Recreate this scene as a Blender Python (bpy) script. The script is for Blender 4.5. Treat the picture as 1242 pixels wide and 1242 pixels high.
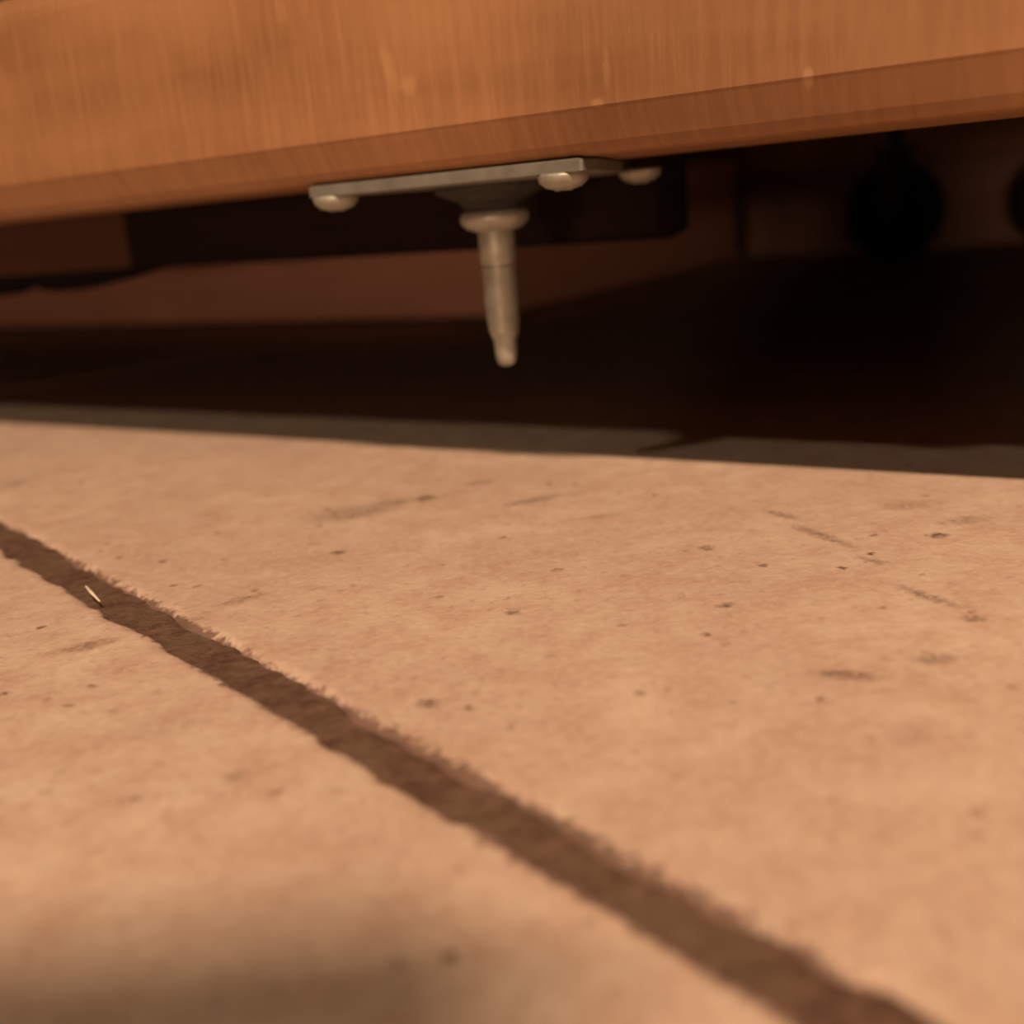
import bpy, bmesh, math, random
from mathutils import Vector, Matrix

for o in list(bpy.data.objects):
    bpy.data.objects.remove(o)
S = bpy.context.scene
C = S.collection
R = math.radians

# ------------------------------------------------------------------ camera
ROLL, PITCH, CAM_H = R(5.0), R(15.657), 0.070
ca, sa, cp, sp = math.cos(ROLL), math.sin(ROLL), math.cos(PITCH), math.sin(PITCH)
right = Vector((ca, -sp * sa, -cp * sa))
up = Vector((sa, sp * ca, cp * ca))
fwd = Vector((0, cp, -sp))
cam_d = bpy.data.cameras.new('camera')
cam = bpy.data.objects.new('camera', cam_d)
C.objects.link(cam)
m = Matrix.Identity(4)
for i in range(3):
    m[i][0], m[i][1], m[i][2] = right[i], up[i], -fwd[i]
m[2][3] = CAM_H
cam.matrix_world = m
cam_d.sensor_width = 36
cam_d.lens = 36 * 1340 / 1242
cam_d.clip_start = 0.002
cam_d.clip_end = 50
cam_d.dof.use_dof = True
cam_d.dof.focus_distance = 0.205
cam_d.dof.aperture_fstop = 10.0
S.camera = cam

# ------------------------------------------------------------------ light
S.view_settings.view_transform = 'Standard'
S.view_settings.look = 'None'
S.view_settings.gamma = 1
S.view_settings.use_curve_mapping = False
S.view_settings.exposure = 0.0
world = bpy.data.worlds.new('room_air')
S.world = world
world.use_nodes = True
world.node_tree.nodes['Background'].inputs[0].default_value = (1.0, 0.62, 0.40, 1)
world.node_tree.nodes['Background'].inputs[1].default_value = 0.022

BED_ANG = R(-33.58)                 # the bed's long side against the camera
BED = Matrix.Rotation(BED_ANG, 4, 'Z')


def lamp(name, local, length, width, power, col):
    """long narrow area light parallel to the bed, for room lamps and added fills, shining at the bed's foot"""
    d = bpy.data.lights.new(name, 'AREA')
    d.shape = 'RECTANGLE'
    d.size, d.size_y = length, width
    d.energy, d.color = power, col
    o = bpy.data.objects.new(name, d)
    C.objects.link(o)
    pos = BED @ Vector(local)
    z = (pos - BED @ Vector((local[0], 0.2, 0.05))).normalized()
    x = (BED @ Vector((1, 0, 0))).normalized()
    y = z.cross(x)
    mm = Matrix.Identity(4)
    for i in range(3):
        mm[i][0], mm[i][1], mm[i][2] = x[i], y[i], z[i]
        mm[i][3] = pos[i]
    o.matrix_world = mm
    return o


lamp('main_lamp', (0.90, -1.20, 1.95), 0.50, 0.03, 80, (1.0, 0.67, 0.45))
lamp('side_fill', (0.50, -0.10, 0.48), 0.08, 0.008, 2.4, (1.0, 0.67, 0.45))  # added fill, no real lamp: brightens the right end of the side rail
lamp('second_lamp', (-0.79, -0.80, 0.945), 0.10, 0.02, 3.4, (1.0, 0.84, 0.58))
lamp('low_fill', (0.24, -1.15, 0.075), 0.10, 0.06, 4.6, (1.0, 0.62, 0.40))  # added fill near the floor, lights the box under the bed


# ------------------------------------------------------------------ helpers
def link(name, me, mat=None, parent=None, smooth=False, loc=None):
    o = bpy.data.objects.new(name, me)
    C.objects.link(o)
    if mat and not me.materials:
        me.materials.append(mat)
    if parent:
        o.parent = parent
    if loc:
        o.location = loc
    if smooth:
        for p in me.polygons:
            p.use_smooth = True
    return o


def bm_mesh(name, bm):
    bmesh.ops.recalc_face_normals(bm, faces=bm.faces)
    me = bpy.data.meshes.new(name)
    bm.to_mesh(me)
    bm.free()
    return me


def box(bm, x0, x1, y0, y1, z0, z1, bev=0, seg=2):
    r = bmesh.ops.create_cube(bm, size=1)
    vs = r['verts']
    for v in vs:
        v.co = Vector(((x0 + x1) / 2 + v.co.x * (x1 - x0), (y0 + y1) / 2 + v.co.y * (y1 - y0), (z0 + z1) / 2 + v.co.z * (z1 - z0)))
    if bev:
        es = list({e for v in vs for e in v.link_edges})
        bmesh.ops.bevel(bm, geom=es, offset=bev, segments=seg, profile=0.5, affect='EDGES')


def lathe(bm, prof, n=32, cx=0, cy=0, axis='Z', smooth=True):
    rings = []
    for r, z in prof:
        ring = []
        for k in range(n):
            t = 2 * math.pi * k / n
            a, b = r * math.cos(t), r * math.sin(t)
            ring.append(bm.verts.new((cx + a, cy + b, z) if axis == 'Z' else (z, cx + a, cy + b) if axis == 'X' else (cx + a, z, cy + b)))
        rings.append(ring)
    for r0, r1 in zip(rings, rings[1:]):
        for k in range(n):
            f = bm.faces.new((r0[k], r0[(k + 1) % n], r1[(k + 1) % n], r1[k]))
            f.smooth = smooth
    bm.faces.new(rings[0][::-1])
    bm.faces.new(rings[-1])


def extrude_profile(bm, pts, x0, x1, smooth=False):
    """closed (y, z) profile swept along x"""
    a = [bm.verts.new((x0, y, z)) for y, z in pts]
    b = [bm.verts.new((x1, y, z)) for y, z in pts]
    n = len(pts)
    for k in range(n):
        f = bm.faces.new((a[k], a[(k + 1) % n], b[(k + 1) % n], b[k]))
        f.smooth = smooth
    bm.faces.new(a[::-1])
    bm.faces.new(b)


def empty(name, loc=(0, 0, 0), rz=0):
    o = bpy.data.objects.new(name, None)
    C.objects.link(o)
    o.location = loc
    o.rotation_euler = (0, 0, rz)
    return o


def tag(o, label=None, cat=None, group=None, kind=None):
    if label: o['label'] = label
    if cat: o['category'] = cat
    if group: o['group'] = group
    if kind: o['kind'] = kind
    return o


# ------------------------------------------------------------------ materials
class NT:
    def __init__(s, name):
        s.m = bpy.data.materials.new(name)
        s.m.use_nodes = True
        s.t = s.m.node_tree
        s.b = s.t.nodes['Principled BSDF']

    def n(s, typ, **k):
        nd = s.t.nodes.new('ShaderNode' + typ)
        for a, v in k.items():
            if a.startswith('i_'):
                key = a[2:]
                nd.inputs[int(key) if key.isdigit() else key.replace('_', ' ')].default_value = v
            else:
                setattr(nd, a, v)
        return nd

    def l(s, a, b):
        s.t.links.new(a, b)

    def noise(s, vec, scale, detail=3, rough=0.55):
        nd = s.n('TexNoise', i_Scale=scale, i_Detail=detail, i_Roughness=rough)
        s.l(vec, nd.inputs['Vector'])
        return nd.outputs['Fac']

    def ramp(s, fac, stops):
        nd = s.n('ValToRGB')
        el = nd.color_ramp.elements
        while len(el) < len(stops):
            el.new(0.5)
        for e, (p, c) in zip(el, stops):
            e.position = p
            e.color = (c, c, c, 1) if isinstance(c, (int, float)) else (*c, 1)
        s.l(fac, nd.inputs[0])
        return nd.outputs[0]

    def mix(s, fac, a, b, mode='MIX'):
        nd = s.n('Mix', data_type='RGBA', blend_type=mode)
        for sock, v in ((nd.inputs[0], fac), (nd.inputs[6], a), (nd.inputs[7], b)):
            if isinstance(v, (int, float)):
                sock.default_value = v
            elif isinstance(v, tuple):
                sock.default_value = (*v, 1)
            else:
                s.l(v, sock)
        return nd.outputs[2]

    def math(s, op, a, b=None, c=None):
        nd = s.n('Math', operation=op)
        for i, v in enumerate((a, b, c)):
            if v is None: continue
            if isinstance(v, (int, float)): nd.inputs[i].default_value = v
            else: s.l(v, nd.inputs[i])
        return nd.outputs[0]

    def mapping(s, vec, loc=(0, 0, 0), rot=(0, 0, 0), scale=(1, 1, 1), typ='POINT'):
        nd = s.n('Mapping', vector_type=typ)
        nd.inputs['Location'].default_value = loc
        nd.inputs['Rotation'].default_value = rot
        nd.inputs['Scale'].default_value = scale
        s.l(vec, nd.inputs['Vector'])
        return nd.outputs[0]

    def finish(s, col, rough=0.6, bump=None, strength=0.3, dist=0.001, spec=0.5, metal=0.0):
        if isinstance(col, tuple): s.b.inputs['Base Color'].default_value = (*col, 1)
        else: s.l(col, s.b.inputs['Base Color'])
        if isinstance(rough, (int, float)): s.b.inputs['Roughness'].default_value = rough
        else: s.l(rough, s.b.inputs['Roughness'])
        s.b.inputs['Specular IOR Level'].default_value = spec
        s.b.inputs['Metallic'].default_value = metal
        if bump is not None:
            nd = s.n('Bump', i_Strength=strength, i_Distance=dist)
            s.l(bump, nd.inputs['Height'])
            s.l(nd.outputs[0], s.b.inputs['Normal'])
        return s.m


# marks worn into the tiles: world x, y (mm), half length, half width (mm), angle, darkness
STAINS = [(-54, 204, 4.5, 1.5, 30, .45), (-39, 262, 10, 6, 14, .42), (-30, 268, 5, 3.2, 10, .55), (-21.5, 269.8, 2.8, 2.6, 14, 1),
          (-8, 281, 4, 1.8, 10, .45), (5, 258.5, 7, 2.2, 22, .5), (14, 261, 3, 1.2, 0, .35),
          (58, 229, 5, 1.4, -60, .5), (62, 212, 9, 1.4, -68, .5), (66, 195, 3, 1.2, -60, .45),
          (38.3, 210.8, 1.4, 1.4, 0, .9), (-14.7, 149.6, 1.5, 1.6, 0, .75), (-1.4, 184.3, 1.3, 1.5, 0, .55),
          (35.3, 178.5, 1.4, 1.1, 10, .7), (46, 147, 4.2, 1.6, -22, .6), (60, 150, 3.0, 1.8, -10, .5), (71.8, 163.4, 1.5, 1.2, 0, .7),
          (68.5, 175, 6, 1.3, -65, .5), (83, 206, 1.8, 1.6, 0, .85), (92, 214, 5, 2.4, 10, .4), (85, 228, 6, 3, 5, .35), (-78, 186, 4.5, 2.0, 20, .5),
          (-62, 194, 3, 2.2, 20, .35), (-39.7, 132.7, 1.6, 1.6, 0, .4), (-38.4, 229.6, 1.6, 1.3, 0, .8), (-96, 176, 4, 3, 0, .3),
          (-55, 150, 5, 4, 0, .12), (20, 240, 5, 1.5, 10, .3), (48, 128, 4, 3, 20, .12), (8, 205, 1.2, 1.2, 0, .5), (-150, 330, 3, 3, 0, .5)]


def tile_material():
    t = NT('worn_clay_tile')
    pos = t.n('NewGeometry').outputs['Position']
    mm = t.mapping(pos, scale=(1000, 1000, 1000))
    big = t.noise(mm, 0.020, 3)
    med = t.noise(mm, 0.10, 4, 0.6)
    fine = t.noise(mm, 0.55, 4, 0.65)
    col = t.mix(t.ramp(big, [(.35, 0.0), (.68, 1.0)]), (0.50, 0.375, 0.29), (0.60, 0.47, 0.36))
    col = t.mix(t.ramp(med, [(.38, 0.0), (.70, 0.75)]), col, (0.44, 0.285, 0.205))
    col = t.mix(t.ramp(fine, [(.46, 0.0), (.72, 0.45)]), col, (0.72, 0.55, 0.42))
    col = t.mix(t.ramp(t.noise(mm, 0.33, 5, 0.7), [(.54, 0.0), (.72, 0.7)]), col, (0.36, 0.23, 0.165))
    # small pits: sparse voronoi cells
    vo = t.n('TexVoronoi', i_Scale=0.16)
    wob = t.n('TexNoise', i_Scale=0.8, i_Detail=2)
    t.l(mm, wob.inputs['Vector'])
    wv = t.n('VectorMath', operation='MULTIPLY_ADD')
    t.l(wob.outputs['Color'], wv.inputs[0]); wv.inputs[1].default_value = (2.6, 2.6, 0); t.l(mm, wv.inputs[2])
    t.l(wv.outputs[0], vo.inputs['Vector'])
    rnd = t.n('SeparateColor'); t.l(vo.outputs['Color'], rnd.inputs[0])
    pit = t.math('MULTIPLY', t.ramp(vo.outputs['Distance'], [(.07, 1.0), (.19, 0.0)]), t.math('GREATER_THAN', rnd.outputs[0], 0.60))
    pit = t.math('MULTIPLY', pit, rnd.outputs[1])
    col = t.mix(pit, col, (0.16, 0.085, 0.05))
    # the marks with a place of their own
    sh = t.n('VectorMath', operation='ADD'); t.l(wv.outputs[0], sh.inputs[0]); sh.inputs[1].default_value = (-1.3, -1.3, 0)
    tot = None
    for (x, y, a, b, ang, dk) in STAINS:
        v = t.mapping(sh.outputs[0], loc=(x, y, 0), rot=(0, 0, R(ang)), scale=(a, b, 1000), typ='TEXTURE')
        ln = t.n('VectorMath', operation='LENGTH'); t.l(v, ln.inputs[0])
        mr = t.n('MapRange', i_1=1.5, i_2=0.5, i_3=0.0, i_4=min(1.0, dk * 1.25)); t.l(ln.outputs['Value'], mr.inputs[0])
        tot = mr.outputs[0] if tot is None else t.math('MAXIMUM', tot, mr.outputs[0])
    brk = t.ramp(t.noise(mm, 0.7, 3, 0.7), [(.36, 0.25), (.58, 1.0)])
    col = t.mix(t.math('MULTIPLY', tot, brk), col, (0.13, 0.075, 0.05))
    # grime worn into the tile's own edges, ragged
    loc = t.n('SeparateXYZ'); t.l(t.n('TexCoord').outputs['Object'], loc.inputs[0])
    L = PITCH_T - JOINT
    ex = t.math('MINIMUM', loc.outputs[0], t.math('SUBTRACT', L, loc.outputs[0]))
    ey = t.math('MINIMUM', loc.outputs[1], t.math('SUBTRACT', L, loc.outputs[1]))
    ed = t.math('ADD', t.math('MULTIPLY', t.math('MINIMUM', ex, ey), 1000), t.math('MULTIPLY', t.math('SUBTRACT', t.noise(mm, 0.5, 4, 0.7), 0.5), 7.0))
    er = t.n('MapRange', i_1=1.3, i_2=0.0, i_3=0.0, i_4=0.9); t.l(ed, er.inputs[0])
    col = t.mix(er.outputs[0], col, (0.15, 0.085, 0.06))
    h = t.math('SUBTRACT', t.math('ADD', t.math('MULTIPLY', med, 0.6), t.math('MULTIPLY', fine, 0.5)), t.math('MULTIPLY', t.math('ADD', pit, tot), 0.5))
    return t.finish(col, 0.75, h, 0.35, 0.0008, 0.25)


def grout_material():
    t = NT('dirty_grout')
    pos = t.n('NewGeometry').outputs['Position']
    mm = t.mapping(pos, scale=(1000, 1000, 1000))
    a = t.noise(mm, 0.35, 5, 0.7)
    b = t.noise(mm, 0.06, 2)
    col = t.mix(t.ramp(a, [(.35, 0.0), (.7, 1.0)]), (0.085, 0.045, 0.031), (0.19, 0.115, 0.080))
    col = t.mix(t.ramp(b, [(.45, 0.0), (.65, 0.5)]), col, (0.16, 0.115, 0.072))
    return t.finish(col, 0.95, a, 0.8, 0.0015, 0.1)


def wood_material(name, c0, c1, c2, rough=0.42, spec=0.4, grain=1.0, scuffs=()):
    t = NT(name)
    pos = t.n('TexCoord').outputs['Object']
    lon = t.mapping(pos, scale=(9, 60, 60))
    cross = t.mapping(pos, scale=(520, 60, 40))
    g = t.noise(lon, 1.0, 5, 0.6)
    v = t.noise(cross, 1.0, 3, 0.6)
    blot = t.noise(t.mapping(pos, scale=(14, 14, 20)), 1.0, 2)
    col = t.mix(t.ramp(g, [(.32, 0.0), (.70, 1.0)]), c0, c1)
    col = t.mix(t.ramp(blot, [(.40, 0.0), (.72, 0.6)]), col, c2)
    col = t.mix(t.math('MULTIPLY', t.ramp(v, [(.42, 0.0), (.72, 1.0)]), 0.45 * grain), col, c2)
    wob = t.noise(t.mapping(pos, scale=(400, 400, 400)), 1.0, 3)
    for (x, z, a, b, ang, k) in scuffs:          # pale knocks in the lacquer (bed coordinates, metres)
        e = t.mapping(pos, loc=(x, 0, z), rot=(0, R(ang), 0), scale=(a, 10, b), typ='TEXTURE')
        ln = t.n('VectorMath', operation='LENGTH'); t.l(e, ln.inputs[0])
        mr = t.n('MapRange', i_1=1.5, i_2=0.6, i_3=0.0, i_4=k); t.l(t.math('ADD', ln.outputs['Value'], t.math('MULTIPLY', t.math('SUBTRACT', wob, 0.5), 1.6)), mr.inputs[0])
        col = t.mix(mr.outputs[0], col, (0.62, 0.36, 0.18))
    h = t.math('ADD', t.math('MULTIPLY', v, 0.5), g)
    return t.finish(col, t.ramp(g, [(.3, rough), (.8, rough + .15)]), h, 0.12, 0.0006, spec)


def plain(name, c0, c1, scale, rough=0.6, spec=0.4, metal=0.0, bump=0.2, dist=0.0004):
    t = NT(name)
    pos = t.n('TexCoord').outputs['Object']
    f = t.noise(pos, scale, 4)
    return t.finish(t.mix(t.ramp(f, [(.3, 0.0), (.7, 1.0)]), c0, c1), rough, f, bump, dist, spec, metal)


PITCH_T, JOINT = 0.62, 0.0078       # tile spacing and joint width
M_TILE = tile_material()
M_GROUT = grout_material()
M_WOOD = wood_material('orange_lacquered_wood', (0.225, 0.102, 0.042), (0.30, 0.143, 0.063), (0.40, 0.205, 0.094),
                       scuffs=[(-.1826, .1155, .0012, .004, 0, .12), (-.1540, .0990, .0014, .005, -15, .18), (-.1497, .0952, .0020, .0016, 0, .2), (-.1027, .0925, .0007, .003, 0, .18), (-.1049, .0867, .0012, .0008, 0, .3), (-.0640, .0860, .0008, .0014, 0, .35)])
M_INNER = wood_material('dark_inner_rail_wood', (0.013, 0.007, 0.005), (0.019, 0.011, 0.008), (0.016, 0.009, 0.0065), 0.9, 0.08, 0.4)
M_LIT_END = wood_material('lit_rail_end_wood', (0.062, 0.028, 0.017), (0.085, 0.039, 0.023), (0.073, 0.033, 0.020), 0.8, 0.15, 0.4)  # lighter tone stands in for light on the inner rail's left end
M_PLATE = plain('tarnished_steel', (0.17, 0.165, 0.135), (0.23, 0.225, 0.19), 300, 0.6, 0.4, 0.5)
M_BOX = wood_material('red_brown_box_wood', (0.46, 0.22, 0.145), (0.54, 0.28, 0.19), (0.50, 0.25, 0.165), 0.6, 0.25, 0.4)
M_ZINC = plain('dull_zinc_steel', (0.34, 0.34, 0.29), (0.44, 0.44, 0.38), 300, 0.5, 0.5, 0.6)
M_DARK = plain('black_rubber', (0.006, 0.006, 0.006), (0.012, 0.011, 0.010), 200, 0.8, 0.2)
M_BOSS = plain('blackened_steel', (0.02, 0.018, 0.015), (0.035, 0.03, 0.025), 300, 0.6, 0.3)
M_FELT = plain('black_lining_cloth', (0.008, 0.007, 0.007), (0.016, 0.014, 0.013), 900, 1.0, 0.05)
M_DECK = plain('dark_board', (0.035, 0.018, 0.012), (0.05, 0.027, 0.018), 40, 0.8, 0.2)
M_WALL = plain('dull_plaster', (0.30, 0.24, 0.19), (0.36, 0.29, 0.23), 8, 0.9, 0.1)
M_BASE = wood_material('baseboard_wood', (0.20, 0.10, 0.075), (0.25, 0.13, 0.095), (0.23, 0.12, 0.09), 0.5, 0.3, 0.3)
M_NAVY = plain('dark_blue_grey_cloth', (0.030, 0.030, 0.036), (0.045, 0.045, 0.052), 700, 0.95, 0.1)
M_STRAW = plain('pale_straw', (0.75, 0.62, 0.45), (0.85, 0.74, 0.58), 900, 0.5, 0.4)
M_CRUMB = plain('dark_crumb', (0.05, 0.028, 0.02), (0.09, 0.05, 0.035), 900, 0.9, 0.1)
M_GLASS = plain('black_phone_glass', (0.010, 0.010, 0.011), (0.014, 0.014, 0.015), 20, 0.15, 0.5)
M_ALU = plain('grey_phone_shell', (0.10, 0.10, 0.10), (0.12, 0.12, 0.12), 60, 0.5, 0.5, 0.4)

# ------------------------------------------------------------------ floor: grout bed and single tiles
floor = empty('floor', (0, 0, 0), R(39.0))
floor['kind'] = 'structure'
bm = bmesh.new()
box(bm, -2.5, 2.5, -2.5, 2.5, -0.03, -0.0009)
link('grout_bed', bm_mesh('grout_bed', bm), M_GROUT, floor)


def wobble(rng, n, amps):
    ph = [(rng.uniform(0, 6.28), f, a) for f, a in amps]
    raw = [rng.gauss(0, 1) for _ in range(n)]
    sm = [(raw[k - 1] + 2 * raw[k] + raw[(k + 1) % n]) / 4 for k in range(n)]
    return [sum(a * math.sin(f * 6.28 * k / n + p) for p, f, a in ph) + 0.0007 * sm[k] for k in range(n)]


def tile_mesh(seed, per_side):
    rng = random.Random(seed)
    L = PITCH_T - JOINT
    pts, nor = [], []
    for s, (o, d, nn) in enumerate((((0, 0), (1, 0), (0, -1)), ((L, 0), (0, 1), (1, 0)), ((L, L), (-1, 0), (0, 1)), ((0, L), (0, -1), (-1, 0)))):
        w = wobble(rng, per_side, ((2, .0005), (5, .0004), (11, .00025), (23, .0002), (47, .0002), (83, .0002)))
        for k in range(per_side):
            t = k / per_side * L
            e = min(1, min(k, per_side - k) / 6)
            pts.append((o[0] + d[0] * t + nn[0] * w[k] * e, o[1] + d[1] * t + nn[1] * w[k] * e))
            if k == 0:
                pn = ((0, -1), (1, 0), (0, 1), (-1, 0))[s - 1]
                nor.append(((nn[0] + pn[0]), (nn[1] + pn[1])))
            else:
                nor.append(nn)
    bm = bmesh.new()
    rings = []
    for off, z in ((0.0006, -0.004), (0.0004, -0.0016), (-0.0002, -0.0006), (-0.0012, -0.0001), (-0.0024, 0.0)):
        rings.append([bm.verts.new((x + nx * off, y + ny * off, z)) for (x, y), (nx, ny) in zip(pts, nor)])
    n = len(pts)
    for a, b in zip(rings, rings[1:]):
        for k in range(n):
            f = bm.faces.new((a[k], a[(k + 1) % n], b[(k + 1) % n], b[k]))
            f.smooth = True
    mid = bm.verts.new((L / 2, L / 2, 0))
    for k in range(n):
        bm.faces.new((rings[-1][k], rings[-1][(k + 1) % n], mid))
    return bm_mesh('tile', bm)


near = [tile_mesh(3, 260), tile_mesh(8, 260)]
far = tile_mesh(5, 12)
for i in range(-4, 4):
    for j in range(-3, 4):
        me = near[0] if (i, j) == (0, 0) else near[1] if (i, j) == (-1, 0) else far
        link('tile', me, M_TILE, floor, loc=(0.0740 + i * PITCH_T, -0.03 + j * PITCH_T, 0))

# ------------------------------------------------------------------ back wall and its baseboard (parallel to the bed)
wall = empty('wall_back', (0, 0, 0), BED_ANG)
bm = bmesh.new(); box(bm, -1.9, 1.9, 1.10, 1.16, -0.001, 1.9)
link('plaster', bm_mesh('wall_back', bm), M_WALL, wall)
wall['kind'] = 'structure'
bm = bmesh.new()
extrude_profile(bm, [(1.10, 0.0), (1.08, 0.0), (1.08, 0.085), (1.084, 0.095), (1.092, 0.099), (1.10, 0.10)], -1.9, 1.9)
bb = link('baseboard_back', bm_mesh('baseboard_back', bm), M_BASE)
bb.rotation_euler.z = BED_ANG
bb['kind'] = 'structure'

# ------------------------------------------------------------------ bed frame
bed = empty('bed_frame', (0, 0, 0), BED_ANG)
tag(bed, 'orange-brown wooden furniture base raised above the tiled floor with a leg bolt underneath', 'bed frame')
Y0, ZB, ZT = 0.200, 0.0775, 0.1345
XL, XR = -0.85, 0.45
bm = bmesh.new()
prof = []
# front profile from the underside up: soft lower chamfer, flat face, rounded top
prof += [(Y0 + 0.050, ZB), (Y0 + 0.008, ZB), (Y0 + 0.0060, ZB + 0.0003), (Y0 + 0.0045, ZB + 0.0011), (Y0 + 0.0035, ZB + 0.0024), (Y0 + 0.0004, ZB + 0.0082), (Y0, ZB + 0.0088)]
prof += [(Y0, ZT - 0.008)]
for k in range(1, 7):
    t = k / 6 * math.pi / 2
    prof.append((Y0 + 0.008 - 0.008 * math.cos(t), ZT - 0.008 + 0.008 * math.sin(t)))
prof += [(Y0 + 0.050, ZT)]
extrude_profile(bm, prof, XL, XR)
link('side_rail', bm_mesh('side_rail', bm), M_WOOD, bed)
# inner rail set back behind the leg plate, and the board that closes the underside
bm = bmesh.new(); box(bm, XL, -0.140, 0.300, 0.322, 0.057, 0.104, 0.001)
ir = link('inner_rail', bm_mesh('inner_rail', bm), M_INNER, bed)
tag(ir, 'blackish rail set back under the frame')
bm = bmesh.new()                     # added piece, lighter brown painting the rail's brighter-lit left end, tapering towards the plate
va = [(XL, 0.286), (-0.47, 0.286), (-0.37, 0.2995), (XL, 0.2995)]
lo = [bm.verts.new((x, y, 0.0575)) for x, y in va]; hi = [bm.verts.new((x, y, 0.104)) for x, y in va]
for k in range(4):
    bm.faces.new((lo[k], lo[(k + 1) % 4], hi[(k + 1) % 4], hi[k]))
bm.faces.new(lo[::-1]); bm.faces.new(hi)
link('lit_rail_end', bm_mesh('lit_rail_end', bm), M_LIT_END, bed)
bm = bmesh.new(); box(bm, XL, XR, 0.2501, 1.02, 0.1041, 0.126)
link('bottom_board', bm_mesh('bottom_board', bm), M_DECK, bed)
bm = bmesh.new(); box(bm, XL, XR, 1.0201, 1.06, ZB, ZT, 0.003)
link('back_rail', bm_mesh('back_rail', bm), M_WOOD, bed)
for nm, xx in (('end_rail', XR), ('end_rail', XL - 0.04)):
    bm = bmesh.new(); box(bm, xx, xx + 0.04, Y0, 1.06, ZB, ZT, 0.004)
    link(nm, bm_mesh('end_rail', bm), M_WOOD, bed)
# supports at the far end and near end, out of the frame: turned wooden feet
for fx, fy in ((XR - 0.03, 0.24), (XL + 0.03, 0.24)):
    bm = bmesh.new(); lathe(bm, [(0.016, 0.0), (0.018, 0.003), (0.015, 0.02), (0.023, 0.06), (0.024, ZB)], 24, fx, fy)
    link('foot', bm_mesh('foot', bm), M_WOOD, bed)

# leg plate with screws, boss, flange nut and hanger bolt
PX, PY = -0.149, 0.238
BX = -0.1555
bm = bmesh.new()
outline = [(-0.037, -0.0325), (-0.0365, -0.033), (0.0365, -0.033), (0.037, -0.0325), (0.036, -0.024), (0.017, 0.028), (0.013, 0.032), (-0.017, 0.032), (-0.021, 0.028), (-0.036, -0.024)]
rings = [[bm.verts.new((PX + x * s, PY + y * s, z)) for x, y in outline] for s, z in ((0.985, 0.0745), (1.0, 0.0748), (1.0, 0.0769), (0.985, 0.0773))]
for a, b in zip(rings, rings[1:]):
    for k in range(len(outline)):
        bm.faces.new((a[k], a[(k + 1) % len(outline)], b[(k + 1) % len(outline)], b[k]))
bm.faces.new(rings[0][::-1]); bm.faces.new(rings[-1])
plate = link('mounting_plate', bm_mesh('mounting_plate', bm), M_PLATE, bed)
tag(plate, 'pale steel leg plate screwed under the rail')


def screw_mesh():
    bm = bmesh.new()
    lathe(bm, [(0.0035, 0.0), (0.0052, 0.0), (0.0055, -0.0006), (0.0051, -0.0018), (0.0038, -0.0029), (0.0018, -0.0034)], 24)
    for a in (0, math.pi / 2):   # raised edges of the cross slot
        r = bmesh.ops.create_cube(bm, size=1)
        for v in r['verts']:
            v.co = Matrix.Rotation(a, 3, 'Z') @ Vector((v.co.x * 0.004, v.co.y * 0.0008, -0.0033 + v.co.z * 0.0006))
    return bm_mesh('screw', bm)


sm = screw_mesh()
for sx, sy, sz in ((-0.0325, -0.0285, 0.0748), (0.030, -0.0285, 0.0748)):
    link('screw', sm, M_ZINC, plate, loc=(PX + sx, PY + sy, sz))
link('screw', sm, M_ZINC, bed, loc=(PX + 0.022, PY + 0.0245, 0.0752))

bm = bmesh.new()
lathe(bm, [(0.0150, 0.0748), (0.0140, 0.0728), (0.0085, 0.0705), (0.0074, 0.0690), (0.0072, 0.0675)], 32, BX, PY)
link('boss', bm_mesh('boss', bm), M_BOSS, plate)
bm = bmesh.new()
lathe(bm, [(0.0066, 0.0684), (0.0080, 0.0681), (0.0087, 0.0668), (0.0085, 0.0655), (0.0070, 0.0640), (0.0048, 0.0632)], 32, BX, PY)
link('flange_nut', bm_mesh('flange_nut', bm), M_ZINC, plate)
bm = bmesh.new()
pr = [(0.0034, 0.0655), (0.0046, 0.0632), (0.0046, 0.0560), (0.0041, 0.0550)]
z = 0.0547
while z > 0.0385:                      # worn machine thread
    w = 0.0003 + 0.0006 * max(0, (0.046 - z) / 0.008)
    pr += [(0.0045 - w, z), (0.0049 - w, z - 0.0005), (0.0045 - w, z - 0.0010)]
    z -= 0.0011
pr += [(0.0034, 0.0372), (0.0029, 0.0362), (0.0027, 0.0320), (0.0022, 0.0302), (0.0012, 0.0296)]
lathe(bm, pr, 32, BX, PY)
bolt = link('bolt', bm_mesh('bolt', bm), M_ZINC, bed)
tag(bolt, 'pale steel leg bolt hanging down from the plate')

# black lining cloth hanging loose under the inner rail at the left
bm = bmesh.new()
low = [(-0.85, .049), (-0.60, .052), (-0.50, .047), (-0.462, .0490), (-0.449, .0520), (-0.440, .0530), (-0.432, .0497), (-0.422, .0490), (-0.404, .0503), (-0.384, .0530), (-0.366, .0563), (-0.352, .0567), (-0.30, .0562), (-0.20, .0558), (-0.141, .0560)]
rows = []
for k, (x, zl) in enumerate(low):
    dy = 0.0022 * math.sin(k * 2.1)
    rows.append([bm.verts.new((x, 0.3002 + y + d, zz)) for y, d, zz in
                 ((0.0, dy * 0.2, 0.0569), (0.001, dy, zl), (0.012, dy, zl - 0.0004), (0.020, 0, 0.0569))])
for a, b in zip(rows, rows[1:]):
    for k in range(4):
        bm.faces.new((a[k], a[(k + 1) % 4], b[(k + 1) % 4], b[k]))
bm.faces.new(rows[0][::-1]); bm.faces.new(rows[-1])
cl = link('lining_cloth', bm_mesh('lining_cloth', bm), M_FELT, bed)
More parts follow.
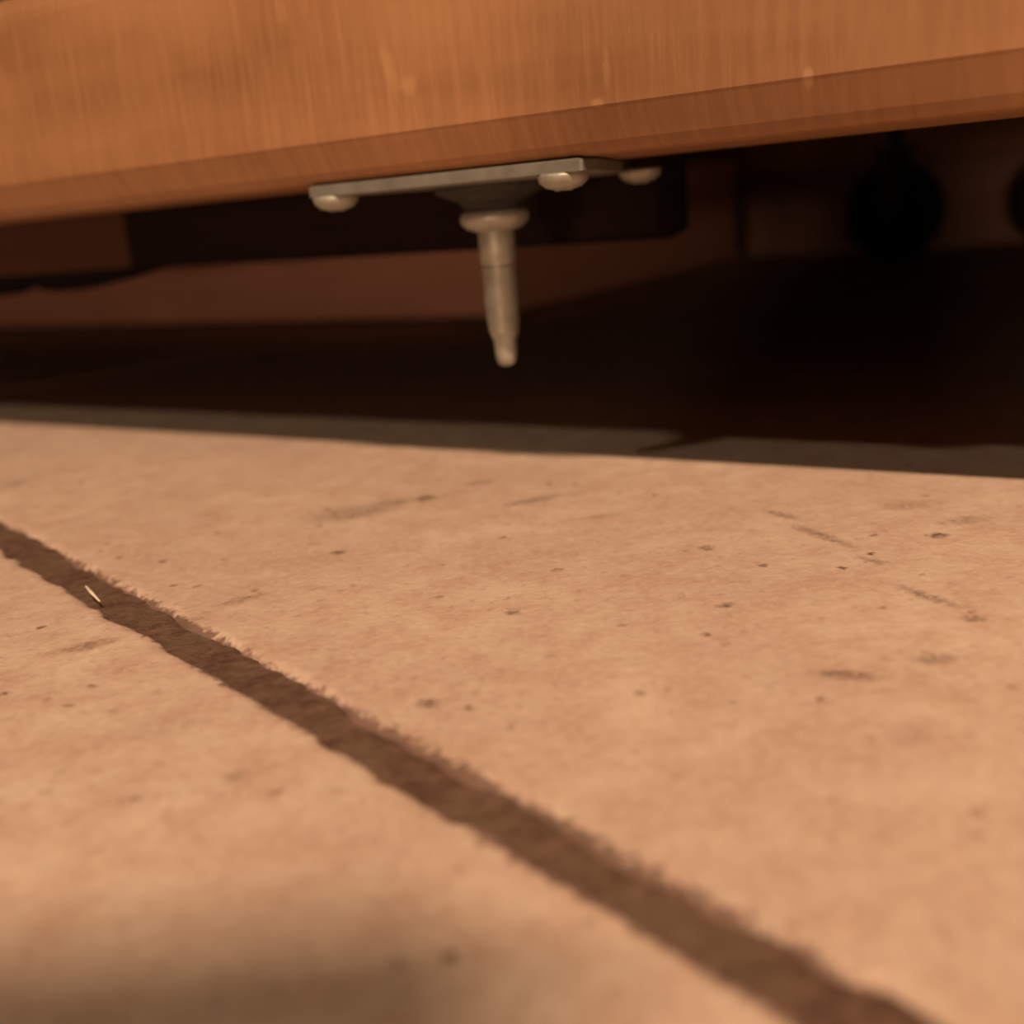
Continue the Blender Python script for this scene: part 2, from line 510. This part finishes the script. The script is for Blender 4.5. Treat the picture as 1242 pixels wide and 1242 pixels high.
tag(cl, 'loose black lining cloth sagging below the frame')

# castors under the back of the frame
def castor(x, y, first=[]):
    r = 0.037
    if not first:
        bm = bmesh.new()
        lathe(bm, [(0.020, -0.013), (0.030, -0.0135), (0.035, -0.012), (r, -0.008), (r, 0.008), (0.035, 0.012), (0.030, 0.0135), (0.020, 0.013)], 40, 0, r, 'Y')
        w = bm_mesh('castor_wheel', bm)
        bm = bmesh.new()
        for s in (-1, 1):
            box(bm, -0.008, 0.008, s * 0.0165 - 0.0012, s * 0.0165 + 0.0012, 0.030, 0.084, 0.0005)
        box(bm, -0.016, 0.016, -0.0177, 0.0177, 0.082, 0.0855, 0.0008)
        lathe(bm, [(0.006, 0.085), (0.006, 0.1043)], 16)
        f = bm_mesh('castor_fork', bm)
        first += [w, f]
    o = link('castor_wheel', first[0], M_DARK, bed, loc=(x, y, 0))
    g = link('castor_fork', first[1], M_BOSS, o)


castor(-0.229, 0.93)
castor(-0.106, 0.93)

# ------------------------------------------------------------------ dark cushion on the frame
bm = bmesh.new(); box(bm, XL + 0.03, XR - 0.03, 0.262, 1.0, 0.1262, 0.27, 0.03, 5)
cu = link('mattress', bm_mesh('mattress', bm), M_NAVY, smooth=True)
cu.rotation_euler.z = BED_ANG
tag(cu, 'dark blue-grey padded mattress lying on the wooden base', 'mattress')

# ------------------------------------------------------------------ wooden storage box under the frame
sb = empty('storage_box', tuple(BED @ Vector((-0.374, 0.562, 0))), BED_ANG)
tag(sb, 'reddish-brown wooden box standing on the floor under the furniture behind the bolt', 'box')
bw, bd, bh, th = 0.62, 0.40, 0.088, 0.012
for nm, a in (('front_panel', (-bw, 0, 0, th, 0.004, bh)), ('back_panel', (-bw, 0, bd - th, bd, 0.004, bh)),
              ('side_panel', (-th, 0, th + .0002, bd - th - .0002, 0.004, bh)), ('side_panel', (-bw, -bw + th, th + .0002, bd - th - .0002, 0.004, bh)),
              ('bottom_panel', (-bw + th + .0002, -th - .0002, th + .0002, bd - th - .0002, 0.005, 0.011))):
    bm = bmesh.new(); box(bm, *a, 0.001)
    link(nm, bm_mesh(nm, bm), M_BOX, sb)
for fx, fy in ((-0.03, 0.03), (-bw + 0.03, 0.03), (-0.03, bd - 0.03), (-bw + 0.03, bd - 0.03)):
    bm = bmesh.new(); lathe(bm, [(0.009, 0.0), (0.010, 0.001), (0.010, 0.0052)], 16, fx, fy)
    link('foot_pad', bm_mesh('foot_pad', bm), M_DARK, sb)

# ------------------------------------------------------------------ straw sliver in the joint
bm = bmesh.new()
pts = [Vector((-0.0885, 0.2165, 0.0014)), Vector((-0.0857, 0.2115, 0.0017)), Vector((-0.0826, 0.2070, 0.0012))]
rows = []
for k, p in enumerate(pts):
    d = (pts[min(k + 1, 2)] - pts[max(k - 1, 0)]).normalized()
    s = d.cross(Vector((0, 0, 1))).normalized()
    r = (0.0002, 0.00034, 0.0002)[k]
    rows.append([bm.verts.new(p + s * r * math.cos(t) + Vector((0, 0, 1)) * r * math.sin(t)) for t in [q * math.pi / 3 for q in range(6)]])
for a, b in zip(rows, rows[1:]):
    for k in range(6):
        bm.faces.new((a[k], a[(k + 1) % 6], b[(k + 1) % 6], b[k]))
bm.faces.new(rows[0][::-1]); bm.faces.new(rows[-1])
tag(link('straw_sliver', bm_mesh('straw_sliver', bm), M_STRAW), 'tiny pale straw sliver lying at the edge of the dark joint', 'straw')

# ------------------------------------------------------------------ the phone that takes the picture, standing behind the lens
ph = empty('smartphone', (-0.034, -0.012, 0), 0)
tag(ph, 'black smartphone standing upright on the tiles', 'phone')
PHW, PHH = 0.077, 0.139
bm = bmesh.new(); box(bm, -PHW / 2, PHW / 2, -0.008, 0, 0, PHH, 0.003, 3)
link('shell', bm_mesh('shell', bm), M_ALU, ph)
bm = bmesh.new(); box(bm, -PHW / 2 + .004, PHW / 2 - .004, -0.0084, -0.008, 0.006, PHH - 0.006)
link('screen', bm_mesh('screen', bm), M_GLASS, ph)
bm = bmesh.new(); lathe(bm, [(0.0050, 0.0), (0.0050, 0.0008), (0.0042, 0.0012), (0.0040, 0.0010)], 24, 0.034, 0.070, 'Y')
link('lens', bm_mesh('lens', bm), M_GLASS, ph)
